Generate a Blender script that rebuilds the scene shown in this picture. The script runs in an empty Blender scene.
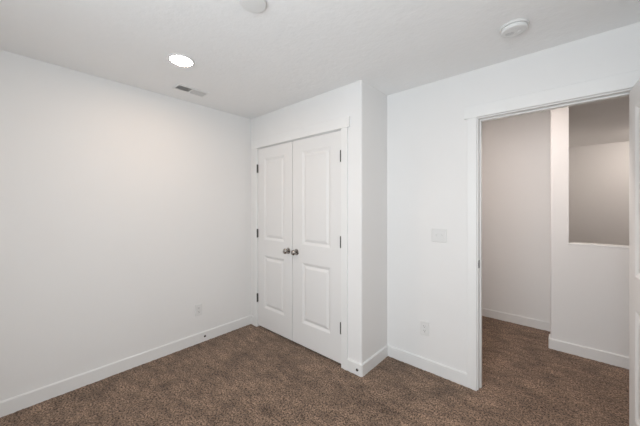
import bpy, bmesh, math
import numpy as np
from mathutils import Vector, Matrix

C = bpy.context.scene
COL = C.collection

# ------------------------------------------------------------------ camera
F_PX, YAW, HORIZON, EYE = 276.43, 0.7252, 206.43, 1.3963
cam_d = bpy.data.cameras.new('camera')
cam_d.sensor_width = 36.0
cam_d.lens = F_PX / 640.0 * 36.0
cam_d.shift_y = -(213.0 - HORIZON) / 640.0
cam_d.clip_start = 0.02
cam = bpy.data.objects.new('camera', cam_d)
cam.location = (0, 0, EYE)
cam.rotation_euler = (math.pi / 2, 0, YAW)
COL.objects.link(cam)
C.camera = cam

# ------------------------------------------------------------------ world, daylight, exposure
w = bpy.data.worlds.new('sky')
C.world = w
w.use_nodes = True
w.node_tree.nodes['Background'].inputs[0].default_value = (0.75, 0.85, 1.0, 1)
w.node_tree.nodes['Background'].inputs[1].default_value = 0.4

def area(name, loc, rot, sx, sy, power, col):
    d = bpy.data.lights.new(name, 'AREA')
    d.shape = 'RECTANGLE'
    d.size, d.size_y, d.energy, d.color = sx, sy, power, col
    o = bpy.data.objects.new(name, d)
    o.location, o.rotation_euler = loc, rot
    COL.objects.link(o)
    return o

WIN_X0, WIN_X1, WIN_Z0, WIN_Z1 = -1.1, 0.2, 0.75, 2.1
P_WIN = 39
YB = -0.72                                   # inner face of the wall behind the camera
area('window_daylight', ((WIN_X0 + WIN_X1) / 2, YB - 0.02, (WIN_Z0 + WIN_Z1) / 2),
     (math.pi / 2, 0, 0), WIN_X1 - WIN_X0, WIN_Z1 - WIN_Z0, P_WIN, (0.875, 0.945, 1.0))

vs = C.view_settings
vs.view_transform = 'Standard'
vs.look = 'None'
vs.gamma = 1.0
vs.use_curve_mapping = False
vs.exposure = 0.0
LAMP_CEILING, LAMP_NEAR, LAMP_HALL, LAMP_LOFT = 92.0, 70.0, 258.0, 145.0

# ------------------------------------------------------------------ materials
def mat(name, col, rough=0.6, metal=0.0, noise=None, bump=None, spec=0.5):
    m = bpy.data.materials.new(name)
    m.use_nodes = True
    nt = m.node_tree
    b = nt.nodes['Principled BSDF']
    b.inputs['Roughness'].default_value = rough
    b.inputs['Metallic'].default_value = metal
    b.inputs['Specular IOR Level'].default_value = spec
    tc = nt.nodes.new('ShaderNodeTexCoord')
    n = nt.nodes.new('ShaderNodeTexNoise')
    n.inputs['Scale'].default_value = noise[0] if noise else 6.0
    n.inputs['Detail'].default_value = 3.0
    nt.links.new(tc.outputs['Object'], n.inputs['Vector'])
    r = nt.nodes.new('ShaderNodeValToRGB')
    k = noise[1] if noise else 0.01
    r.color_ramp.elements[0].position = 0.3
    r.color_ramp.elements[1].position = 0.7
    r.color_ramp.elements[0].color = (*[c * (1 - k) for c in col], 1)
    r.color_ramp.elements[1].color = (*[min(1, c * (1 + k)) for c in col], 1)
    nt.links.new(n.outputs['Fac'], r.inputs['Fac'])
    nt.links.new(r.outputs['Color'], b.inputs['Base Color'])
    if bump:
        n2 = nt.nodes.new('ShaderNodeTexNoise')
        n2.inputs['Scale'].default_value = bump[0]
        n2.inputs['Detail'].default_value = 4.0
        nt.links.new(tc.outputs['Object'], n2.inputs['Vector'])
        bp = nt.nodes.new('ShaderNodeBump')
        bp.inputs['Strength'].default_value = bump[1]
        bp.inputs['Distance'].default_value = bump[2]
        nt.links.new(n2.outputs['Fac'], bp.inputs['Height'])
        nt.links.new(bp.outputs['Normal'], b.inputs['Normal'])
    return m

def emit(name, col, strength):
    m = bpy.data.materials.new(name)
    m.use_nodes = True
    nt = m.node_tree
    b = nt.nodes['Principled BSDF']
    b.inputs['Base Color'].default_value = (*col, 1)
    b.inputs['Emission Color'].default_value = (*col, 1)
    b.inputs['Emission Strength'].default_value = strength
    return m

WALL = mat('wall_paint', (0.845, 0.84, 0.83), 0.75, noise=(1.5, 0.008), bump=(90, 0.12, 0.002), spec=0.25)
CEIL = mat('ceiling_paint', (0.925, 0.925, 0.92), 0.9, noise=(2.0, 0.01), bump=(26, 0.36, 0.008), spec=0.1)
TRIM = mat('trim_enamel', (0.85, 0.85, 0.84), 0.38, noise=(3, 0.005))
DOOR = mat('door_enamel', (0.82, 0.815, 0.805), 0.42, noise=(3, 0.005), bump=(140, 0.05, 0.001))
PLASTIC = mat('white_plastic', (0.785, 0.785, 0.775), 0.35)
DETECT = mat('detector_plastic', (0.78, 0.78, 0.77), 0.45)
NICKEL = mat('satin_nickel', (0.40, 0.38, 0.36), 0.17, 1.0, noise=(30, 0.03))
HINGE = mat('brushed_nickel_hinge', (0.065, 0.062, 0.058), 0.5, 0.2, noise=(60, 0.05))
GREY = mat('grey_plastic', (0.45, 0.45, 0.45), 0.6)
DARK = mat('dark_recess', (0.03, 0.03, 0.03), 0.8)
DUCT = mat('galvanised_duct', (0.45, 0.45, 0.45), 0.6, 0.2)
LOUVRE = mat('louvre_enamel', (0.70, 0.70, 0.69), 0.5)
VENTM = mat('vent_enamel', (0.86, 0.86, 0.85), 0.45)
RUBBER = mat('dark_rubber', (0.05, 0.045, 0.04), 0.6)
WINFR = mat('window_vinyl', (0.85, 0.85, 0.85), 0.4)
LENS = emit('lamp_lens_warm', (1.0, 0.73, 0.535), LAMP_CEILING)
LENS_NEAR = emit('near_lamp_lens_warm', (1.0, 0.73, 0.535), LAMP_NEAR)
LENS_HALL = emit('hall_lamp_lens', (1.0, 0.864, 0.794), LAMP_HALL)
LENS_LOFT = emit('loft_lamp_lens', (1.0, 0.874, 0.79), LAMP_LOFT)

def carpet_mat():
    m = bpy.data.materials.new('brown_cut_pile_carpet')
    m.use_nodes = True
    nt = m.node_tree
    b = nt.nodes['Principled BSDF']
    b.inputs['Roughness'].default_value = 1.0
    b.inputs['Specular IOR Level'].default_value = 0.05
    b.inputs['Sheen Weight'].default_value = 0.15
    b.inputs['Sheen Roughness'].default_value = 0.6
    tc = nt.nodes.new('ShaderNodeTexCoord')
    def noise(scale, detail, rough=0.5):
        n = nt.nodes.new('ShaderNodeTexNoise')
        n.inputs['Scale'].default_value = scale
        n.inputs['Detail'].default_value = detail
        n.inputs['Roughness'].default_value = rough
        nt.links.new(tc.outputs['Object'], n.inputs['Vector'])
        return n
    def stretched(scale, detail, rough, rot):
        mp = nt.nodes.new('ShaderNodeMapping')
        mp.inputs['Rotation'].default_value = (0, 0, rot)
        mp.inputs['Scale'].default_value = (1.0, 2.2, 1.0)
        nt.links.new(tc.outputs['Object'], mp.inputs['Vector'])
        n = noise(scale, detail, rough)
        nt.links.new(mp.outputs['Vector'], n.inputs['Vector'])
        return n
    fine, mid, big = noise(92, 3, 0.75), stretched(6.5, 3, 0.6, -0.5), noise(3.4, 2)
    def ramp(src, p0, p1, c0, c1):
        r = nt.nodes.new('ShaderNodeValToRGB')
        e = r.color_ramp.elements
        e[0].position, e[1].position = p0, p1
        e[0].color, e[1].color = (*c0, 1), (*c1, 1)
        nt.links.new(src.outputs['Fac'], r.inputs['Fac'])
        return r
    r1 = ramp(fine, 0.40, 0.60, (0.042, 0.025, 0.015), (0.360, 0.245, 0.172))
    r2 = ramp(mid, 0.33, 0.67, (0.70, 0.69, 0.68), (1.26, 1.26, 1.26))
    r3 = ramp(big, 0.35, 0.65, (0.84, 0.83, 0.82), (1.14, 1.14, 1.14))
    def mul(a, c):
        x = nt.nodes.new('ShaderNodeMix')
        x.data_type = 'RGBA'
        x.blend_type = 'MULTIPLY'
        x.inputs['Factor'].default_value = 1.0
        nt.links.new(a, x.inputs[6])
        nt.links.new(c, x.inputs[7])
        return x.outputs[2]
    o = mul(mul(r1.outputs['Color'], r2.outputs['Color']), r3.outputs['Color'])
    nt.links.new(o, b.inputs['Base Color'])
    bp = nt.nodes.new('ShaderNodeBump')
    bp.inputs['Strength'].default_value = 0.6
    bp.inputs['Distance'].default_value = 0.006
    nt.links.new(fine.outputs['Fac'], bp.inputs['Height'])
    nt.links.new(bp.outputs['Normal'], b.inputs['Normal'])
    return m
CARPET = carpet_mat()

def glass_mat():
    m = bpy.data.materials.new('window_glass')
    m.use_nodes = True
    nt = m.node_tree
    nt.nodes.remove(nt.nodes['Principled BSDF'])
    tr = nt.nodes.new('ShaderNodeBsdfTransparent')
    gl = nt.nodes.new('ShaderNodeBsdfGlossy')
    gl.inputs['Roughness'].default_value = 0.02
    fr = nt.nodes.new('ShaderNodeFresnel')
    fr.inputs['IOR'].default_value = 1.3
    mx = nt.nodes.new('ShaderNodeMixShader')
    nt.links.new(fr.outputs[0], mx.inputs[0])
    nt.links.new(tr.outputs[0], mx.inputs[1])
    nt.links.new(gl.outputs[0], mx.inputs[2])
    nt.links.new(mx.outputs[0], nt.nodes['Material Output'].inputs[0])
    return m
GLASS = glass_mat()

# ------------------------------------------------------------------ helpers
class MB:
    """collects shapes and links them as one mesh object"""
    def __init__(self):
        self.bm = bmesh.new()
    def box(self, x0, x1, y0, y1, z0, z1, bevel=0.0, seg=1):
        b = bmesh.new()
        v = [b.verts.new(p) for p in ((x0, y0, z0), (x1, y0, z0), (x1, y1, z0), (x0, y1, z0),
                                      (x0, y0, z1), (x1, y0, z1), (x1, y1, z1), (x0, y1, z1))]
        for f in ((3, 2, 1, 0), (4, 5, 6, 7), (0, 1, 5, 4), (1, 2, 6, 5), (2, 3, 7, 6), (3, 0, 4, 7)):
            b.faces.new([v[i] for i in f])
        if bevel:
            bmesh.ops.bevel(b, geom=list(b.edges), offset=bevel, segments=seg, affect='EDGES', profile=0.5)
        return self.add(b)
    def add(self, b, m=None):
        if m is not None:
            bmesh.ops.transform(b, matrix=m, verts=b.verts)
        me = bpy.data.meshes.new('tmp')
        b.to_mesh(me)
        b.free()
        self.bm.from_mesh(me)
        bpy.data.meshes.remove(me)
        return self
    def prism(self, poly, z0, z1):
        b = bmesh.new()
        lo = [b.verts.new((x, y, z0)) for x, y in poly]
        hi = [b.verts.new((x, y, z1)) for x, y in poly]
        n = len(poly)
        b.faces.new(lo[::-1])
        b.faces.new(hi)
        for i in range(n):
            b.faces.new((lo[i], lo[(i + 1) % n], hi[(i + 1) % n], hi[i]))
        bmesh.ops.recalc_face_normals(b, faces=b.faces)
        return self.add(b)
    def lathe(self, prof, seg=32, m=None):
        """prof: (radius, height) from one end to the other, around local z"""
        b = bmesh.new()
        rings = []
        for r, h in prof:
            if r < 1e-6:
                rings.append([b.verts.new((0, 0, h))])
            else:
                rings.append([b.verts.new((r * math.cos(2 * math.pi * i / seg), r * math.sin(2 * math.pi * i / seg), h))
                              for i in range(seg)])
        for a, c in zip(rings, rings[1:]):
            for i in range(seg):
                j = (i + 1) % seg
                if len(a) == 1 and len(c) == 1:
                    continue
                if len(a) == 1:
                    b.faces.new((a[0], c[i], c[j]))
                elif len(c) == 1:
                    b.faces.new((a[i], a[j], c[0]))
                else:
                    b.faces.new((a[i], a[j], c[j], c[i]))
        for rg in (rings[0], rings[-1]):
            if len(rg) > 1:
                b.faces.new(rg)
        bmesh.ops.recalc_face_normals(b, faces=b.faces)
        return self.add(b, m)
    def build(self, name, material, parent=None, smooth=None):
        me = bpy.data.meshes.new(name)
        self.bm.to_mesh(me)
        self.bm.free()
        me.materials.append(material)
        if smooth:
            me.polygons.foreach_set('use_smooth', [True] * len(me.polygons))
            me.set_sharp_from_angle(angle=math.radians(smooth))
        o = bpy.data.objects.new(name, me)
        COL.objects.link(o)
        if parent:
            o.parent = parent
        return o

def empty(name, loc=(0, 0, 0), rz=0.0):
    o = bpy.data.objects.new(name, None)
    o.empty_display_size = 0.1
    o.location = loc
    o.rotation_euler = (0, 0, rz)
    COL.objects.link(o)
    return o

def tag(o, label, cat, group=None, kind=None):
    o['label'] = label
    o['category'] = cat
    if group:
        o['group'] = group
    if kind:
        o['kind'] = kind
    return o

def struct(o, label, cat):
    return tag(o, label, cat, kind='structure')

def copy_tree(o, parent=None):
    c = o.copy()
    COL.objects.link(c)
    if parent:
        c.parent = parent
    for ch in list(o.children):
        copy_tree(ch, c)
    return c

def arc(cx, cy, r, a0, a1, n=6):
    return [(cx + r * math.cos(math.radians(a0 + (a1 - a0) * i / n)),
             cy + r * math.sin(math.radians(a0 + (a1 - a0) * i / n))) for i in range(n + 1)]

# ------------------------------------------------------------------ dimensions
H = 2.44
H2 = 2.53                    # hall ceiling
XL = -2.8113                 # left wall
YA = 1.9294                  # closet front
XB = -1.2534                 # closet side
YC = 2.368                   # wall with the doorway
YC2 = YC + 0.12
XR = 0.45                    # right wall, out of frame
DL, DR = -0.493, 0.315       # doorway between the jambs
YP, YP2 = 3.546, 3.666       # half wall in the hall
YH = 4.03                    # hall wall opposite the doorway
YF = 7.15                    # far wall
CL, CR = -2.674, -1.458      # closet opening between the jambs
BB, BT = 0.0972, 0.014       # baseboard
DHEAD = 2.064
HEAD = 2.07                  # underside of the heads

# ------------------------------------------------------------------ floor
def carpet_floor():
    st = 0.009
    xs = np.arange(XL - 0.02, XR + 0.05, st)
    ys = np.arange(YB - 0.05, YH + 0.04, st)
    X, Y = np.meshgrid(xs, ys)
    rng = np.random.default_rng(4)
    n = rng.normal(0, 1, X.shape)
    n = (n + np.roll(n, 1, 0) + np.roll(n, 1, 1) + np.roll(n, (1, 1), (0, 1))) / 2
    big = sum(np.sin(X * a + Y * b_ + c) for a, b_, c in rng.uniform(-16, 16, (8, 3))) / 8
    Z = np.clip(n, -2, 2) * 0.0010 + big * 0.0008 - 0.001
    co = np.stack([X + rng.normal(0, 0.0012, X.shape), Y + rng.normal(0, 0.0012, X.shape), Z], -1).reshape(-1, 3)
    ny, nx = X.shape
    i = (np.arange(ny - 1)[:, None] * nx + np.arange(nx - 1)[None]).reshape(-1)
    q = np.stack([i, i + 1, i + 1 + nx, i + nx], -1)
    me = bpy.data.meshes.new('floor')
    me.vertices.add(len(co))
    me.vertices.foreach_set('co', co.astype(np.float32).ravel())
    me.loops.add(q.size)
    me.loops.foreach_set('vertex_index', q.astype(np.int32).ravel())
    me.polygons.add(len(q))
    me.polygons.foreach_set('loop_start', (np.arange(len(q)) * 4).astype(np.int32))
    me.polygons.foreach_set('use_smooth', np.ones(len(q), dtype=bool))
    me.update(calc_edges=True)
    me.materials.append(CARPET)
    o = bpy.data.objects.new('floor', me)
    COL.objects.link(o)
    return o
struct(carpet_floor(), 'brown cut pile carpet covering the bedroom floor and running out through the doorway', 'carpet')
f2 = MB()
f2.box(XR + 0.05, 2.4, YC2, YH + 0.04, -0.05, -0.002)
f2.box(-1.5, 2.4, YH + 0.04, YF + 0.1, -0.05, -0.002)
struct(f2.build('floor_loft', CARPET), 'brown carpet hidden behind the half wall beyond the doorway', 'carpet')

# ------------------------------------------------------------------ ceiling
ce = MB()
ce.box(XL - 0.1, XR + 0.1, YB - 0.12, YC + 0.05, H, H + 0.1)
struct(ce.build('ceiling', CEIL), 'white lightly textured ceiling over the bedroom', 'ceiling')

ch2 = MB()
ch2.box(-1.6, 2.4, YC + 0.06, YF + 0.12, H2, H2 + 0.1)
struct(ch2.build('ceiling_hall', CEIL), 'dim hall ceiling seen through the opening above the half wall', 'ceiling')

# ------------------------------------------------------------------ walls
def wall(name, mb, label, smooth=None):
    return struct(mb.build(name, WALL, smooth=smooth), label, 'wall')

wall('wall_left', MB().box(XL - 0.1, XL, YB - 0.1, YC2, -0.02, H), 'plain white wall on the left with one outlet low down')
wall('wall_right', MB().box(XR, XR + 0.1, YB - 0.1, YC, -0.02, H), 'white wall behind the open bedroom door')
wb = MB()
wb.box(XL, WIN_X0, YB - 0.12, YB, -0.02, H)
wb.box(WIN_X1, XR, YB - 0.12, YB, -0.02, H)
wb.box(WIN_X0, WIN_X1, YB - 0.12, YB, -0.02, WIN_Z0)
wb.box(WIN_X0, WIN_X1, YB - 0.12, YB, WIN_Z1, H)
wall('wall_back', wb, 'white wall with the window behind the viewer')

R = 0.016                                     # rounded drywall corners
cw = MB()
cw.box(XL, CL - 0.018, YA, YA + 0.11, -0.02, H)
cw.prism([(CR + 0.018, YA)] + arc(XB - R, YA + R, R, -90, 0) + [(XB, YC), (XB - 0.11, YC), (XB - 0.11, YA + 0.11), (CR + 0.018, YA + 0.11)], -0.02, H)
cw.box(CL - 0.018, CR + 0.018, YA, YA + 0.11, HEAD + 0.012 + 0.018, H)
wall('wall_closet', cw, 'white closet bump-out wall around the double doors', smooth=40)

wd = MB()
wd.box(XL, DL - 0.018, YC, YC2, -0.02, H2)
wd.box(DR + 0.018, 2.4, YC, YC2, -0.02, H2)
wd.box(DL - 0.018, DR + 0.018, YC, YC2, DHEAD + 0.018 + 0.012, H2)
wall('wall_doorway', wd, 'white wall with the doorway, switch plate and one outlet')

ww = MB()
ww.box(-1.5, 0.0, YH, YH + 0.1, -0.02, H2)
ww.box(-0.1, 0.0, YH + 0.1, YF, -0.02, H2)
wall('wall_hall', ww, 'grey-white hall wall seen through the left half of the doorway')
wall('wall_hall_left', MB().box(-1.6, -1.5, YC2, YH + 0.1, -0.02, H2), 'hall end wall hidden left of the doorway')
wall('wall_hall_right', MB().box(2.3, 2.4, YC2, YF, -0.02, H2), 'end wall hidden right of the doorway')
wall('wall_far', MB().box(-0.1, 2.4, YF, YF + 0.1, -0.02, H2), 'dim far wall seen through the opening above the half wall')

PX, OX, SILL = -0.108, 0.027, 1.05            # half wall: left end, opening edge, sill height
hw = MB()
hw.prism(arc(PX + R, YP + R, R, 180, 270) + [(OX, YP), (OX, YP2)] + arc(PX + R, YP2 - R, R, 90, 180), -0.02, H2)
hw.box(OX, 2.3, YP, YP2, -0.02, SILL - 0.02)
hw.box(OX, 2.3, YP, YP2, SILL - 0.02, SILL, bevel=0.006, seg=2)
wall('wall_half', hw, 'white half wall with a post and square opening beyond the doorway', smooth=40)

# ------------------------------------------------------------------ baseboards
def board(name, runs, label):
    """runs: polygons in plan; a small eased top edge is cut by a second, thinner layer"""
    m = MB()
    for poly, top in runs:
        m.prism(poly, -0.012, BB - 0.004)
        m.prism(top, BB - 0.004, BB)
    return struct(m.build(name, TRIM), label, 'baseboard')

def rect(x0, x1, y0, y1):
    return [(x0, y0), (x1, y0), (x1, y1), (x0, y1)]
E4 = 0.006
board('baseboard_left', [(rect(XL, XL + BT, YB, YA), rect(XL, XL + BT - E4, YB, YA))], 'white baseboard along the foot of the left wall')
cas_out_L, cas_out_R = CL - 0.004 - 0.064, CR + 0.005 + 0.064
ch = 0.012
def corner_run(t):
    return [(cas_out_R, YA), (cas_out_R, YA - t), (XB + t - ch, YA - t), (XB + t, YA - t + ch), (XB + t, YC - t), (XB, YC - t),
            (XB, YA + 0.012), (XB - 0.012, YA)]
board('baseboard_closet', [(rect(XL + BT, cas_out_L, YA - BT, YA), rect(XL + BT, cas_out_L, YA - BT + E4, YA)),
                           (corner_run(BT), corner_run(BT - E4))], 'white baseboard wrapping the outer corner of the closet')
d_out_L, d_out_R = DL - 0.008 - 0.064, DR + 0.008 + 0.064
board('baseboard_doorway', [(rect(XB, d_out_L, YC - BT, YC), rect(XB, d_out_L, YC - BT + E4, YC)),
                            (rect(d_out_R, XR, YC - BT, YC), rect(d_out_R, XR, YC - BT + E4, YC))], 'white baseboard below the switch and outlet, left of the doorway')
board('baseboard_right', [(rect(XR - BT, XR, YB, YC - BT), rect(XR - BT + E4, XR, YB, YC - BT))], 'white baseboard behind the open bedroom door')
board('baseboard_back', [(rect(XL + BT, XR - BT, YB, YB + BT), rect(XL + BT, XR - BT, YB, YB + BT - E4))], 'white baseboard under the window behind the viewer')
board('baseboard_hall', [(rect(-1.5, 0.0, YH - BT, YH), rect(-1.5, 0.0, YH - BT + E4, YH))], 'white baseboard on the hall wall facing the doorway')
def half_run(t):
    return [(2.3, YP), (2.3, YP - t), (PX - t + ch, YP - t), (PX - t, YP - t + ch), (PX - t, YP2), (PX, YP2), (PX, YP + 0.012), (PX + 0.012, YP)]
board('baseboard_half', [(half_run(BT), half_run(BT - E4))], 'white baseboard wrapping the foot of the half wall in the hall')

# ------------------------------------------------------------------ window behind the viewer
wn = empty('window_1', ((WIN_X0 + WIN_X1) / 2, YB, WIN_Z0))
hwid, hh = (WIN_X1 - WIN_X0) / 2, WIN_Z1 - WIN_Z0
fr = MB()
for x in (-hwid, hwid - 0.05, -0.03):
    fr.box(x, x + (0.06 if x == -0.03 else 0.05), -0.11, -0.05, 0, hh, bevel=0.004)
fr.box(-hwid + 0.05, -0.03, -0.11, -0.05, 0, 0.05)
fr.box(0.03, hwid - 0.05, -0.11, -0.05, 0, 0.05)
fr.box(-hwid + 0.05, -0.03, -0.11, -0.05, hh - 0.05, hh)
fr.box(0.03, hwid - 0.05, -0.11, -0.05, hh - 0.05, hh)
fr.build('window_frame', WINFR, wn)
for a, b_ in ((-hwid + 0.05, -0.03), (0.03, hwid - 0.05)):
    MB().box(a, b_, -0.083, -0.079, 0.05, hh - 0.05).build('pane', GLASS, wn)
struct(wn, 'white sliding window behind the viewer', 'window')

# ------------------------------------------------------------------ closet and doorway frames
def casing_set(root, x0, x1, y, sgn, top, rev, left=True, right=True, wid=0.064, lext=0.022):
    """flat casing: two legs and a taller head board; sgn -1 faces the room"""
    t, th = 0.016, 0.020
    for side, a in (('l', x0 - rev - wid), ('r', x1 + rev)):
        m = MB().box(a, a + wid, min(y, y + sgn * t), max(y, y + sgn * t), -0.012, top + rev, bevel=0.0015)
        m.build('side_casing', TRIM, root)
    m = MB().box(x0 - rev - wid - lext, x1 + rev + wid + 0.022, min(y, y + sgn * th), max(y, y + sgn * th), top + rev, top + rev + 0.091, bevel=0.0015)
    m.build('head_casing', TRIM, root)

def jambs(root, x0, x1, y0, y1, top, stop_y=None):
    for a in (x0 - 0.018, x1):
        MB().box(a, a + 0.018, y0, y1, -0.012, top).build('side_jamb', TRIM, root)
    MB().box(x0 - 0.018, x1 + 0.018, y0, y1, top, top + 0.018).build('head_jamb', TRIM, root)
    if stop_y:
        s0, s1 = stop_y
        m = MB()
        m.box(x0, x0 + 0.011, s0, s1, -0.012, top, bevel=0.002)
        m.box(x1 - 0.011, x1, s0, s1, -0.012, top, bevel=0.002)
        m.box(x0 + 0.011, x1 - 0.011, s0, s1, top - 0.011, top, bevel=0.002)
        m.build('stop_moulding', TRIM, root)

t1 = empty('trim_1', (0, 0, 0))
casing_set(t1, CL, CR, YA, -1, HEAD - 0.003, 0.005, lext=0.03)
jambs(t1, CL, CR, YA, YA + 0.11, HEAD - 0.003, (YA + 0.038, YA + 0.06))
struct(t1, 'white flat casing and jamb around the closet double doors', 'door frame')

t2 = empty('trim_2', (0, 0, 0))
casing_set(t2, DL, DR, YC, -1, DHEAD, 0.008)
casing_set(t2, DL, DR, YC2, 1, DHEAD, 0.008)
jambs(t2, DL, DR, YC, YC2, DHEAD, (YC + 0.040, YC + 0.075))
sp = MB()
sp.box(DL, DL + 0.0016, YC + 0.006, YC + 0.034, 0.925, 0.985, bevel=0.0006)
sp.box(DL, DL + 0.003, YC + 0.001, YC + 0.007, 0.940, 0.970, bevel=0.0008)
so = sp.build('strike_plate', HINGE, t2)
so['label'] = 'metal strike plate'
struct(t2, 'white flat casing and jamb around the open doorway', 'door frame')

# ------------------------------------------------------------------ panel doors
ZP = ((0.243, 0.842), (1.018, 1.942))          # lower and upper raised panels (world height)

def door_leaf(root, width, z0, z1, thick, px0, px1):
    """slab spans x 0..width, y 0..thick, with two raised panels on both faces"""
    xs = [0, px0, px1, width]
    zs = [z0, ZP[0][0], ZP[0][1], ZP[1][0], ZP[1][1], z1]
    b = bmesh.new()
    def q(pts):
        b.faces.new([b.verts.new(p) for p in pts])
    for y in (0, thick):
        for i in range(3):
            for j in range(5):
                if i == 1 and j in (1, 3):
                    continue
                p = [(xs[i], y, zs[j]), (xs[i + 1], y, zs[j]), (xs[i + 1], y, zs[j + 1]), (xs[i], y, zs[j + 1])]
                q(p)
    for j in range(5):
        for x in (0, width):
            q([(x, 0, zs[j]), (x, thick, zs[j]), (x, thick, zs[j + 1]), (x, 0, zs[j + 1])])
    for i in range(3):
        for z in (z0, z1):
            q([(xs[i], 0, z), (xs[i + 1], 0, z), (xs[i + 1], thick, z), (xs[i], thick, z)])
    bmesh.ops.remove_doubles(b, verts=b.verts, dist=1e-5)
    bmesh.ops.recalc_face_normals(b, faces=b.faces)
    MB().add(b).build('slab', DOOR, root)
    prof = [(0, 0), (0.005, 0.0015), (0.022, 0.0095), (0.026, 0.0108), (0.031, 0.0108), (0.035, 0.0095), (0.052, 0.0028), (0.057, 0.0018)]
    for za, zb in ZP:
        b = bmesh.new()
        for side in (0, 1):
            rings = []
            for ins, dep in prof:
                y = dep if side == 0 else thick - dep
                rings.append([b.verts.new(p) for p in ((px0 + ins, y, za + ins), (px1 - ins, y, za + ins),
                                                       (px1 - ins, y, zb - ins), (px0 + ins, y, zb - ins))])
            for r0, r1 in zip(rings, rings[1:]):
                for k in range(4):
                    f = [r0[k], r0[(k + 1) % 4], r1[(k + 1) % 4], r1[k]]
                    b.faces.new(f if side == 0 else f[::-1])
            b.faces.new(rings[-1] if side == 0 else rings[-1][::-1])
        MB().add(b).build('raised_panel', DOOR, root)

def knob(root, x, z, y, sgn, scale=1.0):
    """round passage knob; sgn -1 points to -y"""
    m = Matrix.Translation((x, y, z)) @ Matrix.Rotation(math.radians(90 if sgn < 0 else -90), 4, 'X') @ Matrix.Scale(scale, 4)
    neck = [(0.0, 0.006), (0.012, 0.006), (0.0105, 0.012), (0.010, 0.024), (0.012, 0.029)]
    ball = [(0.0185, 0.031), (0.0245, 0.036), (0.0275, 0.043), (0.0275, 0.049), (0.0245, 0.056), (0.018, 0.0605), (0.009, 0.0625), (0, 0.063)]
    k = MB().lathe(neck + ball, 28, m).build('knob', NICKEL, root, smooth=50)
    k['label'] = 'round satin nickel knob'
    MB().lathe([(0, 0), (0.031, 0), (0.032, 0.003), (0.029, 0.007), (0.014, 0.009), (0, 0.009)], 32, m).build('rosette', NICKEL, k, smooth=40)

def hinge(root, x, y, z, lx0, lx1):
    """barrel at (x, y) and a leaf edge beside it"""
    m = MB()
    for i in range(3):
        h0 = -0.048 + i * 0.032
        m.lathe([(0, h0), (0.0068, h0), (0.0068, h0 + 0.0312), (0, h0 + 0.0312)], 12, Matrix.Translation((x, y, z)))
    for s in (-1, 1):
        m.lathe([(0, s * 0.048), (0.004, s * 0.048), (0.0035, s * 0.052), (0, s * 0.053)], 10, Matrix.Translation((x, y, z)))
    m.box(lx0 + 0.004, lx1 - 0.004, min(y, 0) - 0.001, max(y, 0), z - 0.047, z + 0.047)
    h = m.build('hinge', HINGE, root, smooth=40)
    h['label'] = 'grey metal hinge'

DZ0, DZ1 = 0.021, 2.0625
mid = -2.088
yd = YA + 0.001
LW_L = mid - 0.0035 - (CL + 0.003)
LW_R = CR - 0.003 - (mid + 0.0035)
for n, ox, hx, kx, LW, px, lab in (('door_1', CL + 0.003, 'l', LW_L - 0.058, LW_L, (-2.558, -2.210), 'left leaf of the white two-panel closet doors, hinged beside the left wall'),
                           ('door_2', mid + 0.0035, 'r', 0.058, LW_R, (-1.950, -1.583), 'right leaf of the white two-panel closet doors, nearer the outer corner')):
    d = empty(n, (ox, yd, 0))
    door_leaf(d, LW, DZ0, DZ1, 0.035, px[0] - ox, px[1] - ox)
    knob(d, kx, 0.936, 0, -1)
    for z in (1.835, 1.086, 0.338):
        xb = -0.0015 if hx == 'l' else LW + 0.0015
        hinge(d, xb, -0.0125, z, xb - 0.008, xb + 0.008)
    struct(d, lab, 'door')

# bedroom door, standing open into the room
d3 = empty('door_3', (DR - 0.001, YC - 0.004, 0), math.radians(180 + 93.4))
# local x runs along the leaf from the hinge; local y is its thickness, towards the doorway side
sub = MB()
DW3 = DR - DL - 0.006
door_leaf(d3, DW3, 0.016, 2.052, 0.035, 0.118, DW3 - 0.118)
for o in list(d3.children):
    o.location = (0.003, -0.039, 0)
knob(d3, DW3 - 0.06, 0.950, -0.039, -1)
knob(d3, DW3 - 0.06, 0.950, -0.004, 1)
for z in (1.835, 1.086, 0.338):
    hinge(d3, 0.0, 0.004, z, -0.006, 0.006)
struct(d3, 'white two-panel bedroom door standing open at the right edge', 'door')

# ------------------------------------------------------------------ things on the walls
def plate(mb, w_, h_, t=0.006):
    """cover plate in local x/z with its back on y = 0, facing -y, pillowed edges"""
    b = bmesh.new()
    rings = []
    for ins, dep in ((0, 0), (0, -0.003), (0.002, -0.0052), (0.006, -t)):
        rings.append([b.verts.new((sx * (w_ / 2 - ins), dep, sz * (h_ / 2 - ins))) for sx, sz in ((-1, -1), (1, -1), (1, 1), (-1, 1))])
    for r0, r1 in zip(rings, rings[1:]):
        for k in range(4):
            b.faces.new((r0[k], r0[(k + 1) % 4], r1[(k + 1) % 4], r1[k]))
    b.faces.new(rings[-1])
    b.faces.new(rings[0][::-1])
    bmesh.ops.recalc_face_normals(b, faces=b.faces)
    return mb.add(b)

def screw(root, x, z):
    MB().lathe([(0, 0), (0.0032, 0), (0.0030, 0.0008), (0.0015, 0.0012), (0, 0.0012)], 12,
               Matrix.Translation((x, -0.006, z)) @ Matrix.Rotation(math.radians(90), 4, 'X')).build('screw', PLASTIC, root)

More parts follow.
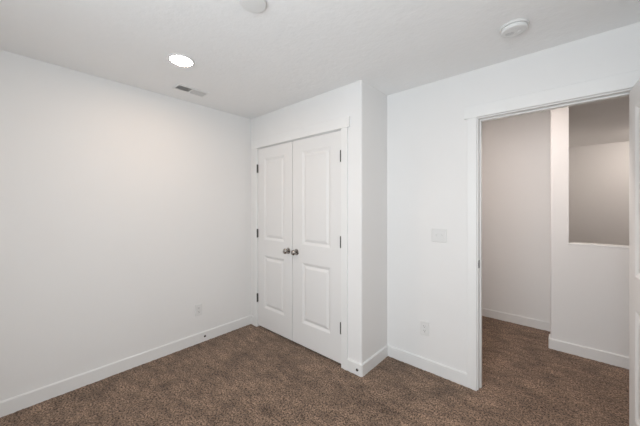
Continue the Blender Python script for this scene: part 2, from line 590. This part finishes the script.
def outlet(name, loc, rz, label):
    r = empty(name, loc, rz)
    plate(MB(), 0.072, 0.117).build('cover_plate', PLASTIC, r)
    for s in (-1, 1):
        zc = s * 0.0195
        pts = [(0.0172 * math.cos(a), 0.0172 * math.sin(a)) for a in [2 * math.pi * i / 32 for i in range(32)]]
        pts = [(x, max(-0.0142, min(0.0142, z))) for x, z in pts]
        m = MB()
        b = bmesh.new()
        lo = [b.verts.new((x, -0.006, zc + z)) for x, z in pts]
        hi = [b.verts.new((x * 0.97, -0.0082, zc + z * 0.97)) for x, z in pts]
        b.faces.new(hi)
        for i in range(32):
            b.faces.new((lo[i], lo[(i + 1) % 32], hi[(i + 1) % 32], hi[i]))
        bmesh.ops.remove_doubles(b, verts=b.verts, dist=1e-6)
        bmesh.ops.recalc_face_normals(b, faces=b.faces)
        f = m.add(b).build('receptacle', PLASTIC, r)
        sl = MB()
        sl.box(-0.0078, -0.0056, -0.0086, -0.0078, zc - 0.001, zc + 0.008)
        sl.box(0.0056, 0.0074, -0.0086, -0.0078, zc + 0.0005, zc + 0.0075)
        sl.lathe([(0, 0), (0.0026, 0), (0.0026, 0.0008), (0, 0.0008)], 12,
                 Matrix.Translation((0, -0.0078, zc - 0.0075)) @ Matrix.Rotation(math.radians(90), 4, 'X'))
        so_ = sl.build('slot', DARK, f)
        so_['label'] = 'dark socket slots'
    screw(r, 0, 0)
    return tag(r, label, 'outlet')

outlet('wall_outlet', (-0.899, YC, 0.352), 0, 'white duplex outlet low on the wall below the switch plate')
outlet('wall_outlet', (XL, 1.296, 0.337), math.radians(90), 'white duplex outlet low on the plain left wall')

sw = empty('light_switch', (-0.781, YC, 1.156))
plate(MB(), 0.119, 0.112).build('cover_plate', PLASTIC, sw)
for x in (-0.023, 0.023):
    fr = MB().box(x - 0.0055, x + 0.0055, -0.0066, -0.0058, -0.0125, 0.0125)
    fr.build('toggle_slot', PLASTIC, sw)
    b = MB()
    b.box(x - 0.0042, x + 0.0042, -0.016, -0.006, 0.000, 0.0085, bevel=0.0012)
    b.box(x - 0.0046, x + 0.0046, -0.0085, -0.006, -0.011, 0.0105, bevel=0.0008)
    b.build('toggle', PLASTIC, sw)
    for z in (-0.030, 0.030):
        screw(sw, x, z)
tag(sw, 'white double switch plate with two toggles left of the doorway', 'light switch')

# small dark fitting on the closet corner baseboard
def fitting(loc, rz, label):
    ds = empty('baseboard_fitting', loc, rz)
    MB().lathe([(0, 0), (0.0115, 0), (0.0115, 0.0015), (0.0095, 0.003), (0, 0.003)], 24, Matrix.Rotation(math.radians(90), 4, 'X')).build('rim', NICKEL, ds, smooth=40)
    MB().lathe([(0, 0.003), (0.0092, 0.003), (0.0088, 0.008), (0.0075, 0.0092), (0, 0.0095)], 20, Matrix.Rotation(math.radians(90), 4, 'X')).build('tip', RUBBER, ds, smooth=40)
    return tag(ds, label, 'fitting')
fitting((-1.286, YA - BT, 0.045), 0, 'small dark round fitting on the white baseboard at the closet corner')
fitting((XL + BT, 1.355, 0.051), math.radians(90), 'small dark round fitting on the left wall baseboard beneath the outlet')

# ------------------------------------------------------------------ things on the ceiling
FLIP = Matrix.Rotation(math.pi, 4, 'X')
def recessed(name, x, y, rr, lens, label, group=None, dome=0.005, z=H):
    r = empty(name, (x, y, z))
    MB().lathe([(rr - 0.016, 0.0), (rr, 0.0), (rr, 0.003), (rr - 0.004, 0.007), (rr - 0.014, 0.007), (rr - 0.016, 0.003)], 48, FLIP).build('trim_ring', PLASTIC, r, smooth=40)
    MB().lathe([(0, 0.0), (rr - 0.016, 0.0), (rr - 0.016, 0.0035), (rr - 0.020, 0.7 * dome), (rr - 0.04, 0.93 * dome), (0, dome)], 48, FLIP).build('lens', lens, r, smooth=40)
    return tag(r, label, 'ceiling light', group)
recessed('recessed_light', -2.051, 0.820, 0.088, LENS, 'round lit recessed light in the ceiling beside the vent')
recessed('recessed_light', -0.334, 0.83, 0.088, LENS_NEAR, 'round recessed light in the bedroom ceiling above the viewer')
recessed('recessed_light', -0.32, 2.72, 0.088, LENS_HALL, 'round recessed light in the hall ceiling, hidden above the doorway head', z=H2)
recessed('recessed_light', 1.15, 6.25, 0.088, LENS_LOFT, 'round dome light beyond the half wall, hidden to the right', dome=0.075, z=H2)  # surface dome, lens deepened to throw light onto the ceiling around it

cp = MB().lathe([(0, 0), (0.055, 0), (0.055, 0.006), (0.064, 0.006), (0.066, 0.008), (0.066, 0.012), (0.063, 0.0155), (0.03, 0.018), (0, 0.0185)], 48, FLIP).build('cover_plate', PLASTIC, smooth=40)
cp.location = (-1.188, 0.826, H)
tag(cp, 'flat white round cover plate on the ceiling at the top edge', 'cover plate')

sd = empty('smoke_detector', (-0.222, 1.945, H))
MB().lathe([(0, 0), (0.070, 0), (0.072, 0.003), (0.072, 0.009), (0.069, 0.012), (0, 0.012)], 48, FLIP).build('base_ring', DETECT, sd, smooth=40)
MB().lathe([(0.050, 0.010), (0.059, 0.010), (0.059, 0.0135), (0.0635, 0.0135), (0.0645, 0.015), (0.0640, 0.027), (0.061, 0.031), (0.052, 0.034), (0.040, 0.0352), (0, 0.0355)], 48, FLIP).build('body', DETECT, sd, smooth=30)
gr = MB()
for k in range(5):
    y = -0.012 + k * 0.006
    hwk = math.sqrt(0.022 ** 2 - y ** 2)
    gr.box(-hwk - 0.02, hwk - 0.02, y - 0.001, y + 0.001, -0.0358, -0.0345)
gr.build('sounder_grille', GREY, sd)
MB().lathe([(0, 0.035), (0.011, 0.035), (0.011, 0.0368), (0.009, 0.0376), (0, 0.0378)], 24, Matrix.Translation((0.026, 0.006, 0)) @ FLIP).build('test_button', PLASTIC, sd, smooth=40)
tag(sd, 'round white smoke detector on the ceiling in front of the doorway', 'smoke detector')

# supply register: two louvre banks that throw air opposite ways
vt = empty('ceiling_vent', (-2.517, 1.091, H))
VW, VL = 0.068, 0.140                          # half width, half length
fm = MB()
iw, il = 0.044, 0.119
fm.box(-VW, -iw, -VL, VL, -0.006, 0, bevel=0.002)
fm.box(iw, VW, -VL, VL, -0.006, 0, bevel=0.002)
fm.box(-iw, iw, -VL, -il, -0.006, 0, bevel=0.002)
fm.box(-iw, iw, il, VL, -0.006, 0, bevel=0.002)
fm.box(-iw, iw, -0.006, 0.006, -0.006, 0, bevel=0.0015)
fm.build('frame', VENTM, vt)
MB().box(-iw, iw, -il, il, -0.0012, -0.0002).build('duct_opening', DUCT, vt)
for lo, hi, s in ((-il, -0.006, -1), (0.006, il, 1)):
    m = MB()
    n = 11
    for k in range(n):
        y = lo + (hi - lo) * (k + 0.5) / n
        b = bmesh.new()
        bmesh.ops.create_cube(b, size=1.0, matrix=Matrix.Translation((0, y, -0.006)) @ Matrix.Rotation(math.radians(48 * s), 4, 'X') @ Matrix.Diagonal((2 * iw, 0.0011, 0.0125, 1)))
        m.add(b)
    m.build('louvre_bank', LOUVRE, vt)
tag(vt, 'white rectangular air vent in the ceiling close to the left wall', 'air vent')
